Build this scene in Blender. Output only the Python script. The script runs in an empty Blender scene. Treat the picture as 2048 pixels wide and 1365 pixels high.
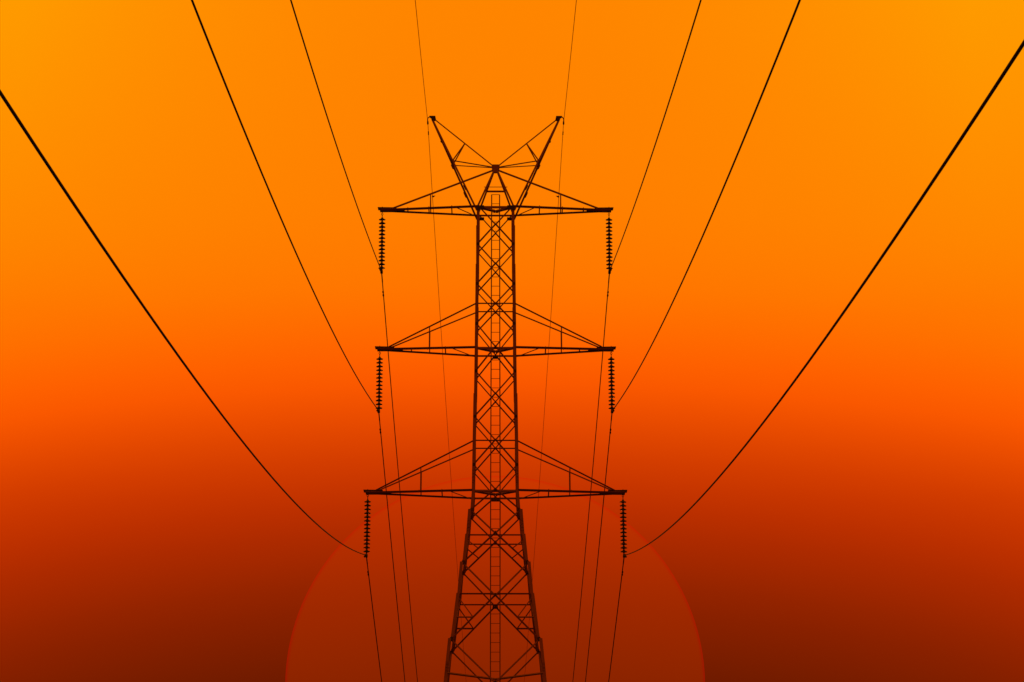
import bpy, bmesh, math, random
from mathutils import Vector, Matrix

# ------------------------------------------------------------------ camera
S = bpy.context.scene
COL = S.collection
random.seed(7)

TOWER_DIST = 150.8                      # metres from the camera to the tower's axis
cam_d = bpy.data.cameras.new("camera")
cam = bpy.data.objects.new("camera", cam_d)
COL.objects.link(cam)
cam_d.sensor_width = 36.0
cam_d.lens = 138.87
cam_d.clip_start = 0.5
cam_d.clip_end = 40000.0
cam.location = (0.0, -TOWER_DIST, 1.7)
cam.rotation_euler = (math.radians(90.0 + 12.2655), 0.0, math.radians(-0.2449))
S.camera = cam

# ------------------------------------------------------------------ colour management
S.view_settings.view_transform = 'Standard'
S.view_settings.look = 'None'
S.view_settings.exposure = 0.0
S.view_settings.gamma = 1.0
S.view_settings.use_curve_mapping = False


def lin(r, g, b):
    def f(c):
        c = c / 255.0
        return c / 12.92 if c <= 0.04045 else ((c + 0.055) / 1.055) ** 2.4
    return (f(r), f(g), f(b), 1.0)


# ------------------------------------------------------------------ sky: dusty sunset, by elevation
W = bpy.data.worlds.new("World")
S.world = W
W.use_nodes = True
nt = W.node_tree
nt.nodes.clear()
out = nt.nodes.new("ShaderNodeOutputWorld")
bg = nt.nodes.new("ShaderNodeBackground")
tc = nt.nodes.new("ShaderNodeTexCoord")
nrm = nt.nodes.new("ShaderNodeVectorMath"); nrm.operation = 'NORMALIZE'
sep = nt.nodes.new("ShaderNodeSeparateXYZ")
nt.links.new(tc.outputs["Generated"], nrm.inputs[0])
nt.links.new(nrm.outputs[0], sep.inputs[0])


def mth(op, a, b=None, c=None):
    n = nt.nodes.new("ShaderNodeMath"); n.operation = op
    for i, v in enumerate((a, b, c)):
        if v is None:
            continue
        if isinstance(v, (int, float)):
            n.inputs[i].default_value = v
        else:
            nt.links.new(v, n.inputs[i])
    return n.outputs[0]


elev = mth('MULTIPLY', mth('ARCSINE', sep.outputs[2]), 180.0 / math.pi)
az = mth('MULTIPLY', mth('ABSOLUTE', mth('ARCTAN2', sep.outputs[0], sep.outputs[1])), 180.0 / math.pi)
# the dust thins away to both sides of the sun: the same colour sits a little lower there
azn = mth('MULTIPLY', mth('MINIMUM', az, 9.0), 1.0 / 7.15)
az2 = mth('MULTIPLY', azn, azn)
low = mth('MINIMUM', mth('MAXIMUM', mth('MULTIPLY', mth('SUBTRACT', 9.9, elev), 0.4), 0.0), 1.0)
side = mth('MULTIPLY', az2, mth('MULTIPLY_ADD', low, 0.35, 0.60))
e2 = mth('ADD', elev, side)
fac = mth('DIVIDE', mth('ADD', e2, 2.0), 92.0)
ramp = nt.nodes.new("ShaderNodeValToRGB")
nt.links.new(fac, ramp.inputs[0])
SKY = [(-2.0, (52, 11, 0)), (3.0, (72, 15, 0)), (6.0, (94, 21, 0)), (7.33, (106, 25, 0)), (7.8, (119, 29, 0)), (8.35, (134, 32, 0)), (8.7, (144, 35, 0)),
       (9.46, (171, 42, 0)), (10.0, (191, 49, 0)), (10.5, (208, 59, 0)), (11.0, (226, 71, 0)), (11.4, (241, 81, 0)), (11.7, (251, 89, 0)), (12.1, (255, 98, 0)),
       (12.5, (255, 107, 0)), (13.0, (255, 117, 0)), (13.6, (255, 123, 0)), (14.31, (255, 127, 0)), (15.76, (255, 130, 0)),
       (17.2, (255, 133, 0)), (24.0, (255, 140, 0)), (90.0, (255, 150, 6))]
els = ramp.color_ramp.elements
while len(els) < len(SKY):
    els.new(0.5)
for k, (e, c) in enumerate(SKY):
    els[k].position = (e + 2.0) / 92.0
for k, (e, c) in enumerate(SKY):
    els[k].color = lin(*c)
# and turns yellower there, the more so the higher up
hi = mth('MINIMUM', mth('MAXIMUM', mth('MULTIPLY', mth('SUBTRACT', elev, 12.6), 0.62 / 4.6), 0.0), 0.70)
ym = nt.nodes.new("ShaderNodeMixRGB")
nt.links.new(mth('MULTIPLY', hi, mth('MINIMUM', az2, 1.0)), ym.inputs[0])
nt.links.new(ramp.outputs[0], ym.inputs[1])
ym.inputs[2].default_value = lin(255, 166, 0)
nt.links.new(ym.outputs[0], bg.inputs[0])
bg.inputs[1].default_value = 1.0
nt.links.new(bg.outputs[0], out.inputs[0])

# ------------------------------------------------------------------ sunlight, from the low sun behind the tower
SUN_ELEV = 7.28
sl = bpy.data.lights.new("sunlight", 'SUN')
sl.energy = 0.6
sl.angle = math.radians(6.0)
sl.color = (1.0, 0.28, 0.06)
slo = bpy.data.objects.new("sunlight", sl)
COL.objects.link(slo)
slo.location = (0, 60, 60)
slo.rotation_euler = (math.radians(-(90.0 - SUN_ELEV)), 0.0, 0.0)


# ------------------------------------------------------------------ materials
def mat(name, base, rough, metal=0.0, var=0.0, scale=3.0, dark=None, spec=0.3):
    m = bpy.data.materials.new(name)
    m.use_nodes = True
    t = m.node_tree
    b = t.nodes["Principled BSDF"]
    b.inputs["Roughness"].default_value = rough
    b.inputs["Metallic"].default_value = metal
    b.inputs["Specular IOR Level"].default_value = spec
    if var:
        co = t.nodes.new("ShaderNodeTexCoord")
        nz = t.nodes.new("ShaderNodeTexNoise")
        nz.inputs["Scale"].default_value = scale
        nz.inputs["Detail"].default_value = 6.0
        t.links.new(co.outputs["Object"], nz.inputs["Vector"])
        r = t.nodes.new("ShaderNodeValToRGB")
        d = dark or tuple(c * (1 - var) for c in base)
        r.color_ramp.elements[0].position = 0.35
        r.color_ramp.elements[1].position = 0.65
        r.color_ramp.elements[0].color = (*d, 1)
        r.color_ramp.elements[1].color = (*base, 1)
        t.links.new(nz.outputs["Fac"], r.inputs[0])
        t.links.new(r.outputs[0], b.inputs["Base Color"])
    else:
        b.inputs["Base Color"].default_value = (*base, 1)
    return m


STEEL = mat("weathered_steel", (0.155, 0.025, 0.013), 0.8, 0.0, 0.2, 1.3)
PORC = mat("brown_porcelain", (0.026, 0.012, 0.008), 0.5, spec=0.12)
FITTING = mat("dark_iron", (0.030, 0.011, 0.008), 0.8, spec=0.08)
RED_WIRE = mat("red_wire", (0.48, 0.03, 0.01), 0.8)  # plain even red for the earth wires, redder than the steel
WIRE = mat("weathered_cable", (0.022, 0.008, 0.006), 0.85, spec=0.03)
CONC = mat("concrete", (0.30, 0.28, 0.25), 0.9, 0.0, 0.3, 4.0)
FIELD = mat("dry_field", (0.085, 0.060, 0.030), 0.95, 0.0, 0.5, 0.05)

# ------------------------------------------------------------------ helpers
def link(name, me, material, parent=None):
    if material and not me.materials:
        me.materials.append(material)
    o = bpy.data.objects.new(name, me)
    COL.objects.link(o)
    if parent:
        o.parent = parent
    return o


def empty(name, loc, label=None, cat=None, group=None, parent=None):
    o = bpy.data.objects.new(name, None)
    COL.objects.link(o)
    o.location = loc
    o.empty_display_size = 0.3
    if parent:
        o.parent = parent
    if label:
        tag(o, label, cat, group)
    return o


def tag(o, label, cat, group=None):
    o["label"] = label
    o["category"] = cat
    if group:
        o["group"] = group
    return o


def mesh(name, verts, faces):
    me = bpy.data.meshes.new(name)
    me.from_pydata([tuple(v) for v in verts], [], faces)
    me.update()
    bm = bmesh.new(); bm.from_mesh(me)
    bmesh.ops.recalc_face_normals(bm, faces=bm.faces)
    bm.to_mesh(me); bm.free()
    return me


def sweep(sec0, sec1):
    """closed prism between two equal loops"""
    n = len(sec0)
    v = list(sec0) + list(sec1)
    f = [[i, (i + 1) % n, n + (i + 1) % n, n + i] for i in range(n)]
    return v, f, n


def angle_geo(p0, p1, w, t, n, flip=1):
    """rolled steel angle from p0 to p1: one flange faces n, the other turns in from its edge"""
    p0, p1, n = Vector(p0), Vector(p1), Vector(n)
    d = (p1 - p0).normalized()
    n = (n - d * n.dot(d)).normalized()
    s = d.cross(n).normalized() * flip
    h = w * 0.5
    prof = [(-h, 0), (h, 0), (h, -w), (h - t, -w), (h - t, -t), (-h, -t)]
    A = [p0 + s * a + n * b for a, b in prof]
    B = [p1 + s * a + n * b for a, b in prof]
    v, f, k = sweep(A, B)
    f += [[0, 1, 4, 5], [1, 2, 3, 4], [k + 0, k + 5, k + 4, k + 1], [k + 1, k + 4, k + 3, k + 2]]
    return v, f


def angle(name, p0, p1, w, n, parent, t=0.010, flip=1, material=None):
    v, f = angle_geo(p0, p1, w, t, n, flip)
    return link(name, mesh(name, v, f), material or STEEL, parent)


def merge(parts):
    V, F = [], []
    for v, f in parts:
        o = len(V)
        V += list(v)
        F += [[i + o for i in q] for q in f]
    return V, F


def plate_geo(pts, n, t):
    """flat plate of thickness t from an outline"""
    n = Vector(n).normalized() * (t * 0.5)
    a = [Vector(p) + n for p in pts]
    b = [Vector(p) - n for p in pts]
    v, f, k = sweep(a, b)
    f += [list(range(k))[::-1], [k + i for i in range(k)]]
    return v, f


def plate(name, pts, n, t, parent, material=None):
    v, f = plate_geo(pts, n, t)
    return link(name, mesh(name, v, f), material or FITTING, parent)  # by default plates get a darker tone than the members they join


def box_geo(x0, x1, y0, y1, z0, z1):
    v = [Vector((x, y, z)) for z in (z0, z1) for x, y in ((x0, y0), (x1, y0), (x1, y1), (x0, y1))]
    f = [[3, 2, 1, 0], [4, 5, 6, 7], [0, 1, 5, 4], [1, 2, 6, 5], [2, 3, 7, 6], [3, 0, 4, 7]]
    return v, f


def tube_geo(path, r, sides=8, caps=True):
    path = [Vector(p) for p in path]
    rr = r if isinstance(r, (list, tuple)) else [r] * len(path)
    V, F = [], []
    up0 = Vector((0, 0, 1))
    for i, p in enumerate(path):
        d = (path[min(i + 1, len(path) - 1)] - path[max(i - 1, 0)]).normalized()
        u = up0 if abs(d.dot(up0)) < 0.95 else Vector((1, 0, 0))
        a = d.cross(u).normalized(); b = d.cross(a).normalized()
        for k in range(sides):
            th = 2 * math.pi * k / sides
            V.append(p + (a * math.cos(th) + b * math.sin(th)) * rr[i])
    for i in range(len(path) - 1):
        for k in range(sides):
            F.append([i * sides + k, i * sides + (k + 1) % sides, (i + 1) * sides + (k + 1) % sides, (i + 1) * sides + k])
    if caps:
        F.append(list(range(sides))[::-1])
        F.append([(len(path) - 1) * sides + k for k in range(sides)])
    return V, F


def lathe_geo(prof, sides=20):
    V, F = [], []
    for r, z in prof:
        for k in range(sides):
            th = 2 * math.pi * k / sides
            V.append(Vector((r * math.cos(th), r * math.sin(th), z)))
    for i in range(len(prof) - 1):
        for k in range(sides):
            F.append([i * sides + k, i * sides + (k + 1) % sides, (i + 1) * sides + (k + 1) % sides, (i + 1) * sides + k])
    F.append(list(range(sides))[::-1])
    F.append([(len(prof) - 1) * sides + k for k in range(sides)])
    return V, F


def torus_geo(c, R, r, ax1, ax2, n=14, m=6):
    c, ax1, ax2 = Vector(c), Vector(ax1), Vector(ax2)
    ax3 = ax1.cross(ax2)
    V, F = [], []
    for i in range(n):
        th = 2 * math.pi * i / n
        e = ax1 * math.cos(th) + ax2 * math.sin(th)
        for k in range(m):
            ph = 2 * math.pi * k / m
            V.append(c + e * (R + r * math.cos(ph)) + ax3 * (r * math.sin(ph)))
    for i in range(n):
        for k in range(m):
            F.append([i * m + k, i * m + (k + 1) % m, ((i + 1) % n) * m + (k + 1) % m, ((i + 1) % n) * m + k])
    return V, F


# ------------------------------------------------------------------ ground and sun
R = 16000.0
gv = [(0, 0, 0)]
gf = []
for ring, rad in enumerate((60, 400, 2500, R)):
    for k in range(48):
        th = 2 * math.pi * k / 48
        gv.append((rad * math.cos(th), rad * math.sin(th), 0.0))
for k in range(48):
    gf.append([0, 1 + k, 1 + (k + 1) % 48])
for ring in range(3):
    for k in range(48):
        a = 1 + ring * 48 + k; b = 1 + ring * 48 + (k + 1) % 48
        gf.append([a, a + 48, b + 48, b])
g = link("ground", mesh("ground", gv, gf), FIELD)
g["kind"] = "structure"

SUN_DIST = 9000.0
SUN_RAD = SUN_DIST * math.sin(math.radians(3.03))
se = math.radians(SUN_ELEV)
bm = bmesh.new()
bmesh.ops.create_uvsphere(bm, u_segments=160, v_segments=80, radius=SUN_RAD)
me = bpy.data.meshes.new("sun")
for fc in bm.faces:
    fc.smooth = True
bm.to_mesh(me); bm.free()
m = bpy.data.materials.new("dim_sun_disc")
m.use_nodes = True
t = m.node_tree
t.nodes.clear()
mo = t.nodes.new("ShaderNodeOutputMaterial")
em = t.nodes.new("ShaderNodeEmission")
tr = t.nodes.new("ShaderNodeBsdfTransparent")
mx = t.nodes.new("ShaderNodeMixShader")
co = t.nodes.new("ShaderNodeTexCoord")
sx = t.nodes.new("ShaderNodeSeparateXYZ")
t.links.new(co.outputs["Object"], sx.inputs[0])
# the near half of the ball glows through the dust, its limb redder than its middle
rp = t.nodes.new("ShaderNodeValToRGB")
mr = t.nodes.new("ShaderNodeMapRange")
mr.inputs["From Min"].default_value = 0.0
mr.inputs["From Max"].default_value = SUN_RAD
t.links.new(sx.outputs[2], mr.inputs["Value"])
t.links.new(mr.outputs[0], rp.inputs[0])
rp.color_ramp.elements[0].position = 0.13
rp.color_ramp.elements[0].color = (0.72, 0.002, 0.0, 1)
rp.color_ramp.elements[1].position = 0.24
rp.color_ramp.elements[1].color = (0.70, 0.046, 0.0, 1)
t.links.new(rp.outputs[0], em.inputs[0])
gt = t.nodes.new("ShaderNodeMath"); gt.operation = 'GREATER_THAN'
t.links.new(sx.outputs[2], gt.inputs[0]); gt.inputs[1].default_value = 0.0
ml = t.nodes.new("ShaderNodeMath"); ml.operation = 'MULTIPLY'
limb = t.nodes.new("ShaderNodeMapRange")
limb.inputs["From Min"].default_value = 0.12; limb.inputs["From Max"].default_value = 0.23
limb.inputs["To Min"].default_value = 0.27; limb.inputs["To Max"].default_value = 0.20
t.links.new(mr.outputs[0], limb.inputs["Value"])
t.links.new(gt.outputs[0], ml.inputs[0]); t.links.new(limb.outputs[0], ml.inputs[1])
t.links.new(ml.outputs[0], mx.inputs[0])
t.links.new(tr.outputs[0], mx.inputs[1])
t.links.new(em.outputs[0], mx.inputs[2])
t.links.new(mx.outputs[0], mo.inputs[0])
me.materials.append(m)
sun = bpy.data.objects.new("sun", me)
COL.objects.link(sun)
sun.location = (0.0, -TOWER_DIST + SUN_DIST * math.cos(se), 1.7 + SUN_DIST * math.sin(se))
# its +Z axis points back along the line of sight
sun.rotation_euler = (math.radians(90.0) + se, 0.0, 0.0)
tag(sun, "huge dim red sun disc, only its upper half in view, low behind the lattice tower", "sun")

# ------------------------------------------------------------------ the lattice tower
tower = empty("transmission_tower", (0, 0, 0),
              "tall dark steel lattice power tower with six crossarms and two upswept horns", "power tower")

# half width of the body (outer face of the legs) by height
HW = [(0.0, 4.89), (20.84, 1.955), (21.52, 1.876), (22.53, 1.736), (24.32, 1.469), (25.54, 1.301), (26.65, 1.138), (27.63, 1.0),
      (28.365, 0.911), (30.39, 0.881), (32.23, 0.845), (34.16, 0.808), (37.4, 0.771), (39.72, 0.74)]


def hw(z):
    for (a, b), (c, d) in zip(HW, HW[1:]):
        if z <= c:
            return b + (d - b) * (z - a) / (c - a)
    return HW[-1][1]


# --- legs: angle sections lapped outside one another at the joints
SECS = [(39.74, 0.74, 38.93, 0.743), (38.95, 0.763, 37.38, 0.761), (37.40, 0.777, 34.16, 0.808), (34.16, 0.808, 32.21, 0.833),
        (32.23, 0.852, 30.39, 0.881), (30.39, 0.881, 28.36, 0.911), (28.36, 0.911, 27.62, 0.963), (27.65, 1.046, 26.64, 1.122),
        (26.67, 1.153, 25.53, 1.265), (25.56, 1.350, 24.30, 1.452), (24.33, 1.484, 22.52, 1.699), (22.55, 1.790, 20.84, 1.955),
        (20.84, 1.955, 17.0, 2.44), (17.03, 2.49, 12.5, 3.10), (12.53, 3.15, 6.5, 3.94), (6.53, 3.99, 0.35, 4.84)]


def leg_geo(sx, sy, z1, h1, z0, h0, w, t):
    def ring(h, z):
        prof = [(0, 0), (w, 0), (w, t), (t, t), (t, w), (0, w)]
        return [Vector((sx * (h - a), sy * (h - b), z)) for a, b in prof]
    v, f, k = sweep(ring(h1, z1), ring(h0, z0))
    f += [[0, 1, 2, 3], [0, 3, 4, 5], [k, k + 3, k + 2, k + 1], [k, k + 5, k + 4, k + 3]]
    return v, f


for sx in (-1, 1):
    for sy in (-1, 1):
        leg = None
        parts = []
        for (z1, h1, z0, h0) in SECS[11:]:
            parts.append(leg_geo(sx, sy, z1, h1, z0, h0, 0.120, 0.014))
        v, f = merge(parts)
        leg = link("leg", mesh("leg", v, f), STEEL, tower)
        for (z1, h1, z0, h0) in SECS[:11]:
            w = 0.118 if z1 > 28.4 else 0.122
            v, f = leg_geo(sx, sy, z1, h1, z0, h0, w, 0.014)
            link("leg_section", mesh("leg_section", v, f), STEEL, leg)
        # splice plates with bolt heads, below the tie joints
        for zc in (35.25, 29.0, 27.0, 21.35):
            h = hw(zc) + 0.004
            pr = [box_geo(min(sx * (h - 0.015), sx * (h - 0.105)), max(sx * (h - 0.015), sx * (h - 0.105)),
                          sy * (h + 0.006) - 0.006, sy * (h + 0.006) + 0.006, zc - 0.28, zc + 0.28)]
            for i in range(4):
                for q in (-1, 1):
                    pr.append(box_geo(sx * (h - 0.06) + q * 0.025 - 0.012, sx * (h - 0.06) + q * 0.025 + 0.012,
                                      sy * (h + 0.02) - 0.012, sy * (h + 0.02) + 0.012, zc - 0.20 + i * 0.13, zc - 0.176 + i * 0.13))
            v, f = merge(pr)
            link("splice_plate", mesh("splice_plate", v, f), STEEL, leg)
        # concrete footing
        v, f = lathe_geo([(0.55, -0.5), (0.55, 0.22), (0.50, 0.30), (0.16, 0.38)], 20)
        fo = link("footing", mesh("footing", v, f), CONC, tower)
        fo.location = (sx * 4.82, sy * 4.82, 0)

# --- four braced faces
FACES = [Vector((0, -1, 0)), Vector((1, 0, 0)), Vector((0, 1, 0)), Vector((-1, 0, 0))]
LEGN = [39.72, 38.21, 36.61, 35.02, 33.12, 31.32, 29.42, 27.63, 25.52, 22.51, 18.4, 12.6, 4.6]
MID = [39.00, 37.42, 35.82, 34.10, 32.23, 30.39, 28.46, 26.71, 24.24, 20.84, 16.1, 9.4]


def fp(k, u, z, inset=0.0):
    """point on face k: u along the face, on the face plane at height z"""
    o = FACES[k]
    a = Vector((-o.y, o.x, 0))
    return o * (hw(z) - inset) + a * u + Vector((0, 0, z))


for k in range(4):
    o = FACES[k]
    # on the two side faces the lacing sits inside the leg flanges
    out_ = -0.012 if abs(o.y) > 0.5 else 0.055
    gus_ = -0.030 if abs(o.y) > 0.5 else 0.030
    for i, zm in enumerate(MID):
        zt, zb = LEGN[i], LEGN[i + 1]
        big = zm < 28.0
        for s in (-1, 1):
            # upper half of the cross, its flange turned up to the sky
            ut = (hw(zt) - 0.06) * s
            dirn = o + Vector((0, 0, 0.25))
            w = 0.052 if big else 0.044
            if i == 0:
                ut = (hw(zt) - 0.10) * s
            angle("brace", fp(k, ut, zt, 0.02), fp(k, 0.0, zm, 0.02), w, dirn, tower, 0.007, -s)
            # lower half, set with its heel up and its face turned down to the ground
            ub = (hw(zb) - 0.06) * s
            w = 0.080 if big else 0.068
            angle("brace", fp(k, 0.0, zm, out_), fp(k, ub, zb, out_), w, o + Vector((0, 0, -1.1)), tower, 0.008, s)
            if i in (7, 8, 9, 10, 11):
                # redundant members between the leg and the lower diagonals
                za = {7: 26.45, 8: 24.18, 9: 20.7, 10: 15.9, 11: 9.2}[i]
                fb = {7: 0.52, 8: 0.50, 9: 0.5, 10: 0.5, 11: 0.5}[i]
                q = fp(k, 0, zm) * (1 - fb) + fp(k, ub, zb) * fb
                angle("redundant", fp(k, (hw(za) - 0.07) * s, za, 0.03), q - o * 0.03, 0.042, o + Vector((0, 0, 0.1)), tower, 0.006, s)
                if i >= 8:
                    angle("redundant", fp(k, (hw(q.z) - 0.07) * s, q.z, 0.03), q - o * 0.03, 0.046, o + Vector((0, 0, -0.6)), tower, 0.006, s)
        # gusset where the diagonals meet
        zg = zm
        g2 = 0.075 if not big else 0.105
        c = fp(k, 0, zg, gus_)
        a = Vector((-o.y, o.x, 0))
        if big:
            pts = [c + a * x + Vector((0, 0, z)) for x, z in ((-g2, -0.075), (-0.015, 0.075), (0.015, 0.075), (g2, -0.075), (0.03, -0.045), (-0.03, -0.045))]
        else:
            pts = [c + a * x + Vector((0, 0, z)) for x, z in ((-g2 * .55, -0.045), (0, 0.05), (g2 * .55, -0.045))]
        plate("gusset_plate", pts, o, 0.010, tower)
        # small gussets on the legs
        if i < 9:
            zb2 = LEGN[i + 1]
            for s in (-1, 1):
                u = (hw(zb2) - 0.065) * s
                gs = 0.055 if not big else 0.10
                c = fp(k, u, zb2, gus_)
                pts = [c + a * x + Vector((0, 0, z)) for x, z in
                       ((-0.05 * s, -gs), (0.055 * s, -gs * .5), (0.055 * s, gs * .5), (0.0, gs), (-0.075 * s, gs * .6))]
                plate("gusset_plate", pts, o, 0.010, tower)
    # level struts round the body
    for z, w, tilt in ((35.82, 0.056, -0.9), (30.37, 0.056, -0.9), (26.63, 0.058, -0.4), (24.30, 0.066, -0.8), (15.9, 0.07, -0.5), (9.2, 0.07, -0.5)):
        u = hw(z) - 0.05
        angle("strut", fp(k, -u, z, 0.035), fp(k, u, z, 0.035), w, o + Vector((0, 0, tilt)), tower, 0.008)
    for z in (39.71, 34.05, 28.40):
        u = hw(z) - 0.05
        angle("strut", fp(k, -u, z, 0.035), fp(k, u, z, 0.035), 0.075, o + Vector((0, 0, 0.2)), tower, 0.010)

# --- level bracing from the legs to the middle of the body
for z, w in ((39.68, 0.085), (34.03, 0.085), (28.37, 0.085), (21.19, 0.06), (12.4, 0.07)):
    h = hw(z) - 0.08
    for sx in (-1, 1):
        angle("plan_brace", (sx * h, -h, z), (0.0, 0.012 * sx, z), w, (0, -1, -0.9), tower, 0.010, sx)
for z, d in ((28.37, 0.16), (34.03, 0.10), (24.24, 0.10), (21.19, 0.10)):
    h = hw(z - 0.0)
    pr = [box_geo(-d, d, h - 0.055, h - 0.045, z - 0.10, z + 0.04)]
    for q in (-1, 1):
        pr.append(box_geo(q * d * 0.9 - 0.02, q * d * 0.9 + 0.02, h - 0.10, h - 0.056, z - 0.10, z - 0.03))
    v, f = merge(pr)
    link("gusset_plate", mesh("gusset_plate", v, f), FITTING, tower)
# corner gussets under the top crossarms
for sx in (-1, 1):
    for sy in (-1, 1):
        z = 39.66
        h = hw(z)
        y = sy * (h + 0.016)
        x1, x2 = sx * (h + 0.01), sx * (h - 0.29)
        if sy < 0:
            plate("gusset_plate", [(x1, y, z + 0.10), (x2, y, z + 0.10), (x2, y, z - 0.01), (sx * (h - 0.16), y, z - 0.08), (x1, y, z - 0.09)],
                  (0, 1, 0), 0.012, tower)
        if sy > 0:
            plate("gusset_plate", [(sx * (h - 0.11), y - 0.05, z - 0.02), (sx * (h - 0.29), y - 0.05, z - 0.02), (sx * (h - 0.29), y - 0.05, z - 0.15),
                                   (sx * (h - 0.11), y - 0.05, z - 0.15)], (0, 1, 0), 0.012, tower)

# --- ladder up the middle
lad = None
def lw(z):
    return 0.155 + max(0.0, min(1.0, (40.39 - z) / 12.0)) * 0.028
parts = []
for s in (-1, 1):
    for (za, zb) in ((40.39, 28.2), (28.2, 0.05)):
        parts.append(angle_geo((s * lw(za), 0, za), (s * lw(zb), 0, zb), 0.042, 0.006, (0, -1, 0), s))
lad = empty("ladder", (0, 0, 0), parent=tower)
for q in parts:
    link("rail", mesh("rail", *q), STEEL, lad)
z = 40.385
rung_me = None
while z > 0.3:
    w = lw(z) - 0.012
    rm = mesh("rung", *tube_geo([(-w, 0.0, 0), (w, 0.0, 0)], 0.0115, 6))
    ob = link("rung", rm, STEEL, lad)
    ob.location = (0, 0.004, z)
    z -= 0.370
for z in (39.35, 33.0, 21.35):
    for s in (-1, 1):
        v, f = box_geo(s * lw(z) - 0.022, s * lw(z) + 0.022, -0.02, 0.02, z - 0.16, z + 0.16)
        link("rail_splice", mesh("rail_splice", v, f), STEEL, lad)

# --- crossarms
def chord_y(x, hleg, xt, ytip=0.045):
    f_ = (abs(x) - hleg) / (xt - hleg)
    return hleg + (ytip - hleg) * max(0.0, min(1.0, f_))


ARMS = [  # leg height, tip height, string x, outer end, inner end of tip, hanger x, second strut x, brace x, tie start x, tie leg height
    dict(z=39.72, zt=39.77, xs=4.46, xo=4.64, xi=3.90, xh=2.56, xb=1.72, xd=1.49, xt=4.07, zl=None, x3=3.45),
    dict(z=34.06, zt=34.17, xs=4.518, xo=4.71, xi=3.95, xh=2.58, xb=1.95, xd=1.65, xt=4.15, zl=35.80, x3=3.28),
    dict(z=28.41, zt=28.49, xs=4.943, xo=5.115, xi=4.36, xh=2.89, xb=2.06, xd=1.70, xt=4.62, zl=30.34, x3=None),
]
for A in ARMS:
    h = hw(A['z'])
    for sx in (-1, 1):
        parts = []
        arm = empty("crossarm", (0, 0, 0), parent=tower)
        for sy in (-1, 1):
            wdt = 0.108 if sy < 0 else 0.070
            tl = -1.1 if sy < 0 else 0.1
            p0 = (sx * (h - 0.03), sy * (h + 0.01), A['z'])
            p1 = (sx * (A['xs'] + 0.08), sy * 0.05, A['zt'] - 0.035)
            angle("chord", p0, p1, wdt, (0, sy, tl), arm, 0.012, sx)
        # tip: two flat channels bolted over and under the meeting chords
        zt = A['zt']
        pr = [plate_geo([(sx * A['xo'], 0, zt + 0.085), (sx * (A['xo'] - 0.02), 0, zt - 0.005), (sx * (A['xi'] + 0.02), 0, zt - 0.005), (sx * A['xi'], 0, zt + 0.075)],
                        (0, 1, 0), 0.17)]
        v, f = merge(pr)
        link("tip_plate", mesh("tip_plate", v, f), FITTING, arm)
        pr = [plate_geo([(sx * (A['xo'] - 0.08), 0, zt - 0.008), (sx * (A['xo'] - 0.10), 0, zt - 0.095), (sx * (A['xi'] - 0.35), 0, zt - 0.085), (sx * (A['xi'] - 0.30), 0, zt - 0.02)],
                        (0, 1, 0), 0.13)]
        v, f = merge(pr)
        link("tip_plate", mesh("tip_plate", v, f), FITTING, arm)
        # bolts standing above the chord
        pr = [box_geo(sx * A['xs'] - 0.012, sx * A['xs'] + 0.012, -0.02, 0.02, zt + 0.085, zt + 0.12)]
        for xx in (A['xh'] + 0.06, A['xb'], A['x3']):
            if xx:
                yy = -chord_y(xx, h, A['xs'] + 0.08, 0.05)
                pr.append(box_geo(sx * xx - 0.014, sx * xx + 0.014, yy - 0.02, yy + 0.02, A['z'] - 0.02, A['z'] + 0.085))
        v, f = merge(pr)
        link("bolt", mesh("bolt", v, f), STEEL, arm)
        zc = lambda x: A['z'] + (A['zt'] - 0.035 - A['z']) * (x - h) / (A['xs'] + 0.08 - h)
        cy = lambda x: chord_y(x, h, A['xs'] + 0.08, 0.05)
        # cross struts between the two chords
        xs_ = [A['xb']] + ([A['xh'] + 0.06] if A['zl'] is None else []) + ([A['x3']] if A['x3'] else [])
        for xx in xs_:
            angle("cross_strut", (sx * xx, -cy(xx), zc(xx) - 0.02), (sx * xx, cy(xx), zc(xx) - 0.02), 0.045, (0, 0, -1), arm, 0.007)
        # diagonal from the near chord back to the far leg
        angle("plan_brace", (sx * A['xd'], -cy(A['xd']), zc(A['xd']) - 0.03), (sx * (h + 0.02), h - 0.02, A['z'] - 0.03), 0.04, (0, -1, 0.3), arm, 0.006, sx)
        # ties up to the body
        if A['zl'] is None:
            for sy in (-1, 1):
                p0 = Vector((sx * A['xt'], sy * 0.03, zt + 0.05)); p1 = Vector((sx * 0.09, sy * 0.03, 41.38))
                angle("tie", p0, p1, 0.056, (0, sy, 0.2), arm, 0.008, sx * sy)
                q = p0.lerp(p1, (A['xt'] - A['xh']) / (A['xt'] - 0.09))
                angle("hanger", q, (sx * A['xh'], sy * cy(A['xh']) * 0.97, zc(A['xh'])), 0.042, (0, sy, 0.0), arm, 0.007)
        else:
            zl = A['zl']
            hl = hw(zl)
            for sy in (-1, 1):
                p0 = Vector((sx * A['xt'], sy * (cy(A['xt']) + 0.0), zt + 0.05)); p1 = Vector((sx * (hl - 0.02), sy * (hl + 0.02), zl))
                angle("tie", p0, p1, 0.062 if sy < 0 else 0.052, (0, sy, -0.9 if sy < 0 else 0.0), arm, 0.008, sx * sy)
                q = p0.lerp(p1, (A['xt'] - A['xh']) / (A['xt'] - hl))
                angle("hanger", q, (sx * A['xh'], sy * cy(A['xh']), zc(A['xh'])), 0.042, (0, sy, 0.0), arm, 0.007)

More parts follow.
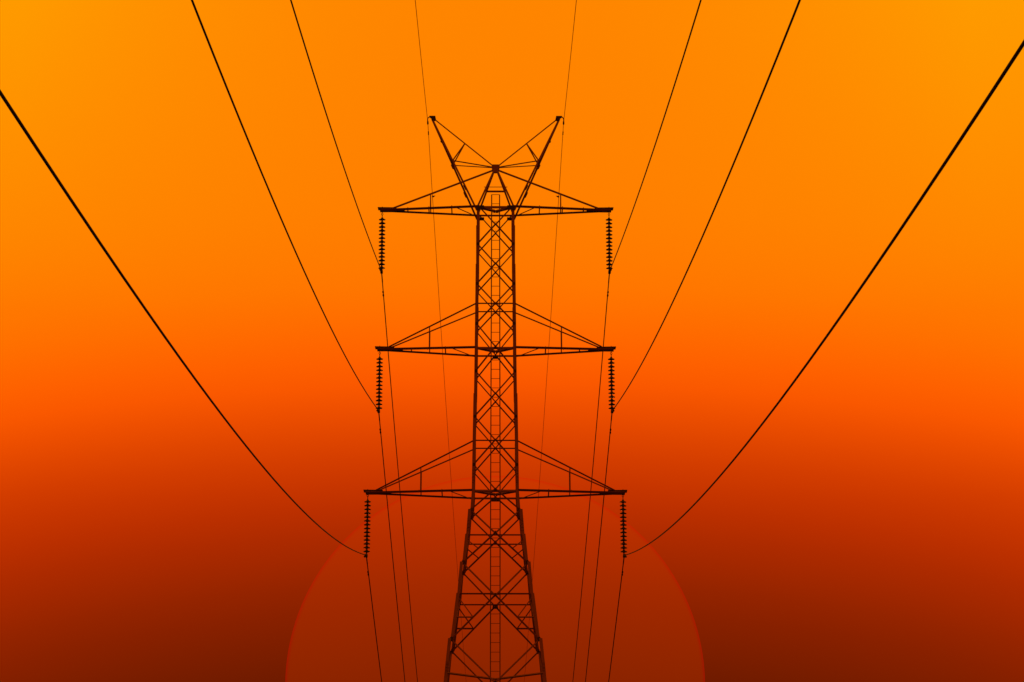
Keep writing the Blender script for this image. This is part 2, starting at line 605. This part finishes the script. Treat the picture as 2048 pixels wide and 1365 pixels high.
# --- the peak above the top crossarm and the two horns
apex = Vector((0, 0, 41.40))
ht = hw(39.72) - 0.04
for sx in (-1, 1):
    for sy in (-1, 1):
        angle("peak_leg", (sx * ht, sy * ht, 39.74), (sx * 0.05, sy * 0.05, 41.38), 0.072, (0, sy, -0.5), tower, 0.009, sx * sy)
for sy in (-1, 1):
    for z, w, e in ((40.60, 0.026, 0.10), (40.42, 0.042, 0.03)) if sy < 0 else ((40.585, 0.04, 0.03),):
        hh = ht + (0.05 - ht) * (z - 39.74) / 1.64
        angle("strut", (-hh - e, sy * hh, z), (hh + e, sy * hh, z), w, (0, sy, -0.3), tower, 0.007)
pts = [(-0.125, 0, 41.60), (0.125, 0, 41.60), (0.158, 0, 41.53), (0.150, 0, 41.43), (0.085, 0, 41.29), (0.04, 0, 41.26), (-0.04, 0, 41.26), (-0.085, 0, 41.29),
       (-0.150, 0, 41.43), (-0.158, 0, 41.53)]
plate("gusset_plate", [(a, -0.05, c) for a, b, c in pts], (0, 1, 0), 0.012, tower, STEEL)
plate("gusset_plate", [(a, 0.05, c) for a, b, c in pts], (0, 1, 0), 0.012, tower, STEEL)
for sx in (-1, 1):
    horn = empty("horn", (0, 0, 0), parent=tower)
    tip = Vector((sx * 2.515, 0, 43.47))
    tie0 = Vector((sx * 2.40, 0, 43.44))
    tie1 = Vector((sx * 0.10, 0, 41.55))
    angle("tie", tie0, tie1, 0.050, (0, -1, 0.4), horn, 0.008, sx)
    mid = tie0.lerp(tie1, 0.515)
    for sy in (-1, 1):
        base = Vector((sx * (ht + 0.03), sy * (ht + 0.05), 39.56))
        top = tip + Vector((0, sy * 0.035, 0))
        angle("horn_leg", base, top, 0.074, (-sx * 0.3, sy, -0.2 if sy < 0 else -0.5), horn, 0.010, sx * sy)
        nd = base.lerp(top, 0.54)
        angle("brace", nd, mid, 0.052, (0, sy, -0.6), horn, 0.007, sx * sy)
        angle("strut", nd, (sx * 0.12, sy * 0.045, 41.49), 0.046 if sy < 0 else 0.038, (0, sy, -0.7 if sy < 0 else 0.1), horn, 0.007, sx * sy)
        for fr, wd, ln in ((0.53, 0.05, 0.13), (0.25, 0.045, 0.16), (0.78, 0.04, 0.06)):
            c = base.lerp(top, fr)
            d = (top - base).normalized()
            a = Vector((sx, 0, 0)); a = (a - d * a.dot(d)).normalized() * 0.02
            n = Vector((0, sy, 0))
            p = [c + a - d * ln, c + a + a.normalized() * wd - d * ln * .6, c + a + a.normalized() * wd + d * ln * .6, c + a + d * ln]
            plate("gusset_plate", [x + n * 0.012 for x in p], n, 0.010, horn)
    # bracket at the tip
    zt = 43.45
    pts = [(0.134, 0.135), (-0.100, 0.135), (-0.135, -0.035), (-0.02, -0.075), (0.035, -0.05), (0.06, 0.045), (0.130, 0.095)]
    v, f = plate_geo([(sx * (2.49 + a), 0, zt + b) for a, b in pts], (0, 1, 0), 0.12)
    link("bracket", mesh("bracket", v, f), FITTING, horn)

# ------------------------------------------------------------------ insulator strings
disc_prof = [(0.018, -0.075), (0.034, -0.050), (0.042, -0.034), (0.070, -0.032), (0.124, -0.024), (0.133, -0.014), (0.130, 0.000),
             (0.090, 0.020), (0.050, 0.030), (0.048, 0.062), (0.034, 0.072), (0.018, 0.076)]
DISC = mesh("disc", *lathe_geo(disc_prof, 22))
for p_ in DISC.polygons:
    p_.use_smooth = True
DISC.materials.append(PORC)
lk = merge([torus_geo((0, 0, 0), 0.034, 0.011, Vector((1, 0, 0)), Vector((0, 0, 1))),
            tube_geo([(0, 0, 0.03), (0, 0, 0.11)], 0.013, 8),
            tube_geo([(0, 0, -0.03), (0, 0, -0.075), (0, 0, -0.085), (0, 0, -0.165)], [0.022, 0.015, 0.012, 0.024], 8)])
LINK = mesh("shackle", *lk)
LINK.materials.append(FITTING)


class Span:
    """one wire: parabola to each side of its clamp, s along +Y from the tower"""
    def __init__(self, x, z, near, far, kx=0.0):
        self.x, self.z, self.n, self.f, self.kx = x, z, near, far, kx

    def at(self, s, sgn):
        b, a = self.n if s < 0 else self.f
        # the clamp lets the wire turn over smoothly rather than at a kink
        zz = self.z + b * s + a * s * s
        r = 0.35
        if abs(s) < r:
            k = (self.n[0] * (r - s) * (r - s) - self.f[0] * (r + s) * (r + s)) / (4 * r)
            zz = self.z - abs(k) * 0.5
            zz = self.z + (self.n[0] * -r * (s - r) * (s - r) + self.f[0] * r * (s + r) * (s + r)) / (4 * r * r) * 0.5 - 0.0
        return Vector((sgn * (self.x - self.kx * max(s, 0.0)), s, zz))


SPANS = [Span(4.471, 37.284, (0.1628, 0.000233), (-0.1098, 0.000327)),
         Span(4.544, 31.707, (0.1590, 0.000281), (-0.1056, 0.000206)),
         Span(4.981, 26.018, (0.1529, 0.000297), (-0.1015, 0.000230))]
GROUND_SPAN = Span(2.683, 43.317, (0.1100, 0.000200), (-0.060, 0.000200), 0.0040)

ROW = ["top", "middle", "bottom"]
SIDE = {-1: "left", 1: "right"}
RINGZ = [39.588, 33.995, 28.350]
D1 = [39.371, 33.766, 28.114]
DN = [37.413, 31.812, 26.167]


def damper_geo(sp, sgn, s0, hang=0.075, half=0.28, r=0.034):
    a, b, c = sp.at(s0 - half, sgn), sp.at(s0, sgn), sp.at(s0 + half, sgn)
    dz = Vector((0, 0, -hang))
    d = (c - a).normalized()
    pr = [tube_geo([a + dz, b + dz, c + dz], 0.008, 6)]
    for e, q in ((a, 1), (c, -1)):
        e = e + dz
        pr.append(tube_geo([e, e + d * 0.02 * q, e + d * 0.15 * q, e + d * 0.19 * q], [r * 0.7, r, r, r * 0.55], 10))
    pr.append(tube_geo([b + Vector((0, 0, 0.02)), b + dz - Vector((0, 0, 0.015))], 0.018, 8))
    return merge(pr)


STR_LABEL = {(0, -1): "string of dark insulator discs hanging from the left tip of the top crossarm",
             (0, 1): "string of dark insulator discs hanging from the right tip of the top crossarm",
             (1, -1): "string of dark insulator discs hanging from the left tip of the middle crossarm",
             (1, 1): "string of dark insulator discs hanging from the right tip of the middle crossarm",
             (2, -1): "string of dark insulator discs hanging from the left tip of the lowest crossarm",
             (2, 1): "string of dark insulator discs hanging from the right tip of the lowest crossarm"}
for i in range(3):
    for sgn in (-1, 1):
        A = ARMS[i]
        zr = RINGZ[i]
        st = empty("insulator_string", (sgn * A['xs'], 0, zr), STR_LABEL[(i, sgn)], "insulator string", "insulator strings on the crossarm tips")
        r_ = link("shackle", LINK, FITTING, st)
        sp = SPANS[i]
        dx_bottom = sgn * (sp.x - A['xs'])
        for k in range(14):
            fz = k / 13.0
            d_ = link("disc", DISC, PORC, st)
            d_.location = (dx_bottom * 0.75 * fz * 0.8, 0, D1[i] + (DN[i] - D1[i]) * fz - zr)
            d_.rotation_euler = (random.uniform(-.02, .02), random.uniform(-.02, .02), random.uniform(0, 3))
        # suspension clamp: straps down to a boat that cradles the wire
        loc = Vector((sgn * A['xs'], 0, zr))
        pr = []
        for q in (-0.03, 0.03):
            top = Vector((dx_bottom * 0.6, q * 0.5, DN[i] - 0.06 - zr))
            bot = sp.at(0, sgn) - loc + Vector((0, q, 0.0))
            pr.append(tube_geo([top, bot + Vector((0, 0, 0.02))], [0.016, 0.026], 8))
        boat = []
        rad = []
        for j in range(-6, 7):
            s = j * 0.045
            boat.append(sp.at(s, sgn) - loc + Vector((0, 0, -0.018)))
            rad.append(0.030 + 0.028 * (1 - abs(j) / 6.0))
        pr.append(tube_geo(boat, rad, 10))
        for q in (-0.11, 0.11):
            c = sp.at(q, sgn) - loc
            pr.append(box_geo(c.x - 0.05, c.x + 0.05, c.y - 0.02, c.y + 0.02, c.z - 0.06, c.z + 0.05))
        v, f = merge(pr)
        link("wire_clamp", mesh("wire_clamp", v, f), FITTING, st)

# ------------------------------------------------------------------ wires
WIRE_LABEL = {(0, -1): "thin black power cable held by the top left insulator string",
              (0, 1): "thin black power cable held by the top right insulator string",
              (1, -1): "black power cable held by the middle left insulator string",
              (1, 1): "black power cable held by the middle right insulator string",
              (2, -1): "thick black power cable sweeping down to the lowest left insulator string",
              (2, 1): "thick black power cable sweeping down to the lowest right insulator string"}


def s_values(s0, s1):
    v = [s0 + (s1 - s0) * k / 150.0 for k in range(151)]
    v += [x * 0.05 for x in range(-30, 31)]
    return sorted(set(round(x, 3) for x in v))


for i in range(3):
    for sgn in (-1, 1):
        sp = SPANS[i]
        path = [sp.at(s, sgn) for s in s_values(-230.0, 260.0)]
        w = link("power_cable", mesh("power_cable", *tube_geo(path, 0.0190, 8)), WIRE)
        tag(w, WIRE_LABEL[(i, sgn)], "power cable", "power cables strung along the line")
        rods = [sp.at(x * 0.06, sgn) for x in range(-20, 24)]
        rr = [0.023] * len(rods); rr[0] = rr[-1] = 0.0145
        link("armor_rod", mesh("armor_rod", *tube_geo(rods, rr, 10)), WIRE, w)
        for s0 in (-1.75, 2.45):
            link("vibration_damper", mesh("vibration_damper", *damper_geo(sp, sgn, s0)), FITTING, w)

for sgn in (-1, 1):
    sp = GROUND_SPAN
    path = [sp.at(s, sgn) for s in s_values(-230.0, 320.0)]
    w = link("earth_wire", mesh("earth_wire", *tube_geo(path, 0.0105, 6)), RED_WIRE)
    tag(w, "hair-thin earth wire passing below the tip of the %s horn" % SIDE[sgn], "earth wire", "earth wires on the horn tips")
    link("vibration_damper", mesh("vibration_damper", *damper_geo(sp, sgn, 1.15, 0.045, 0.20, 0.022)), FITTING, w)
    # small wedge marker further out along the wire
    c = sp.at(9.6, sgn)
    v, f = plate_geo([c + Vector((sgn * 0.02, 0, 0.035)), c + Vector((-sgn * 0.12, 0, 0.035)), c + Vector((-sgn * 0.03, 0, -0.035)), c + Vector((sgn * 0.02, 0, -0.02))],
                     (0, 1, 0), 0.04)
    link("wire_marker", mesh("wire_marker", v, f), FITTING, w)
    # curved hook and clamp from the horn bracket down to the wire
    hk = [Vector((sgn * 2.58, 0, 43.55)), Vector((sgn * 2.63, 0, 43.55)), Vector((sgn * 2.67, 0, 43.51)), Vector((sgn * 2.693, 0, 43.45)), Vector((sgn * 2.69, 0, 43.38))]
    pr = [tube_geo(hk, 0.021, 8)]
    pr.append(tube_geo([Vector((sgn * 2.69, 0, 43.40)), Vector((sgn * 2.686, 0, 43.36)), Vector((sgn * 2.683, 0, 43.27)), Vector((sgn * 2.683, 0, 43.24))],
                       [0.020, 0.030, 0.034, 0.022], 8))
    boat = [sp.at(j * 0.03, sgn) + Vector((0, 0, -0.01)) for j in range(-5, 6)]
    pr.append(tube_geo(boat, [0.015 + 0.016 * (1 - abs(j) / 5.0) for j in range(-5, 6)], 8))
    v, f = merge(pr)
    link("wire_hook", mesh("wire_hook", v, f), FITTING, tower)
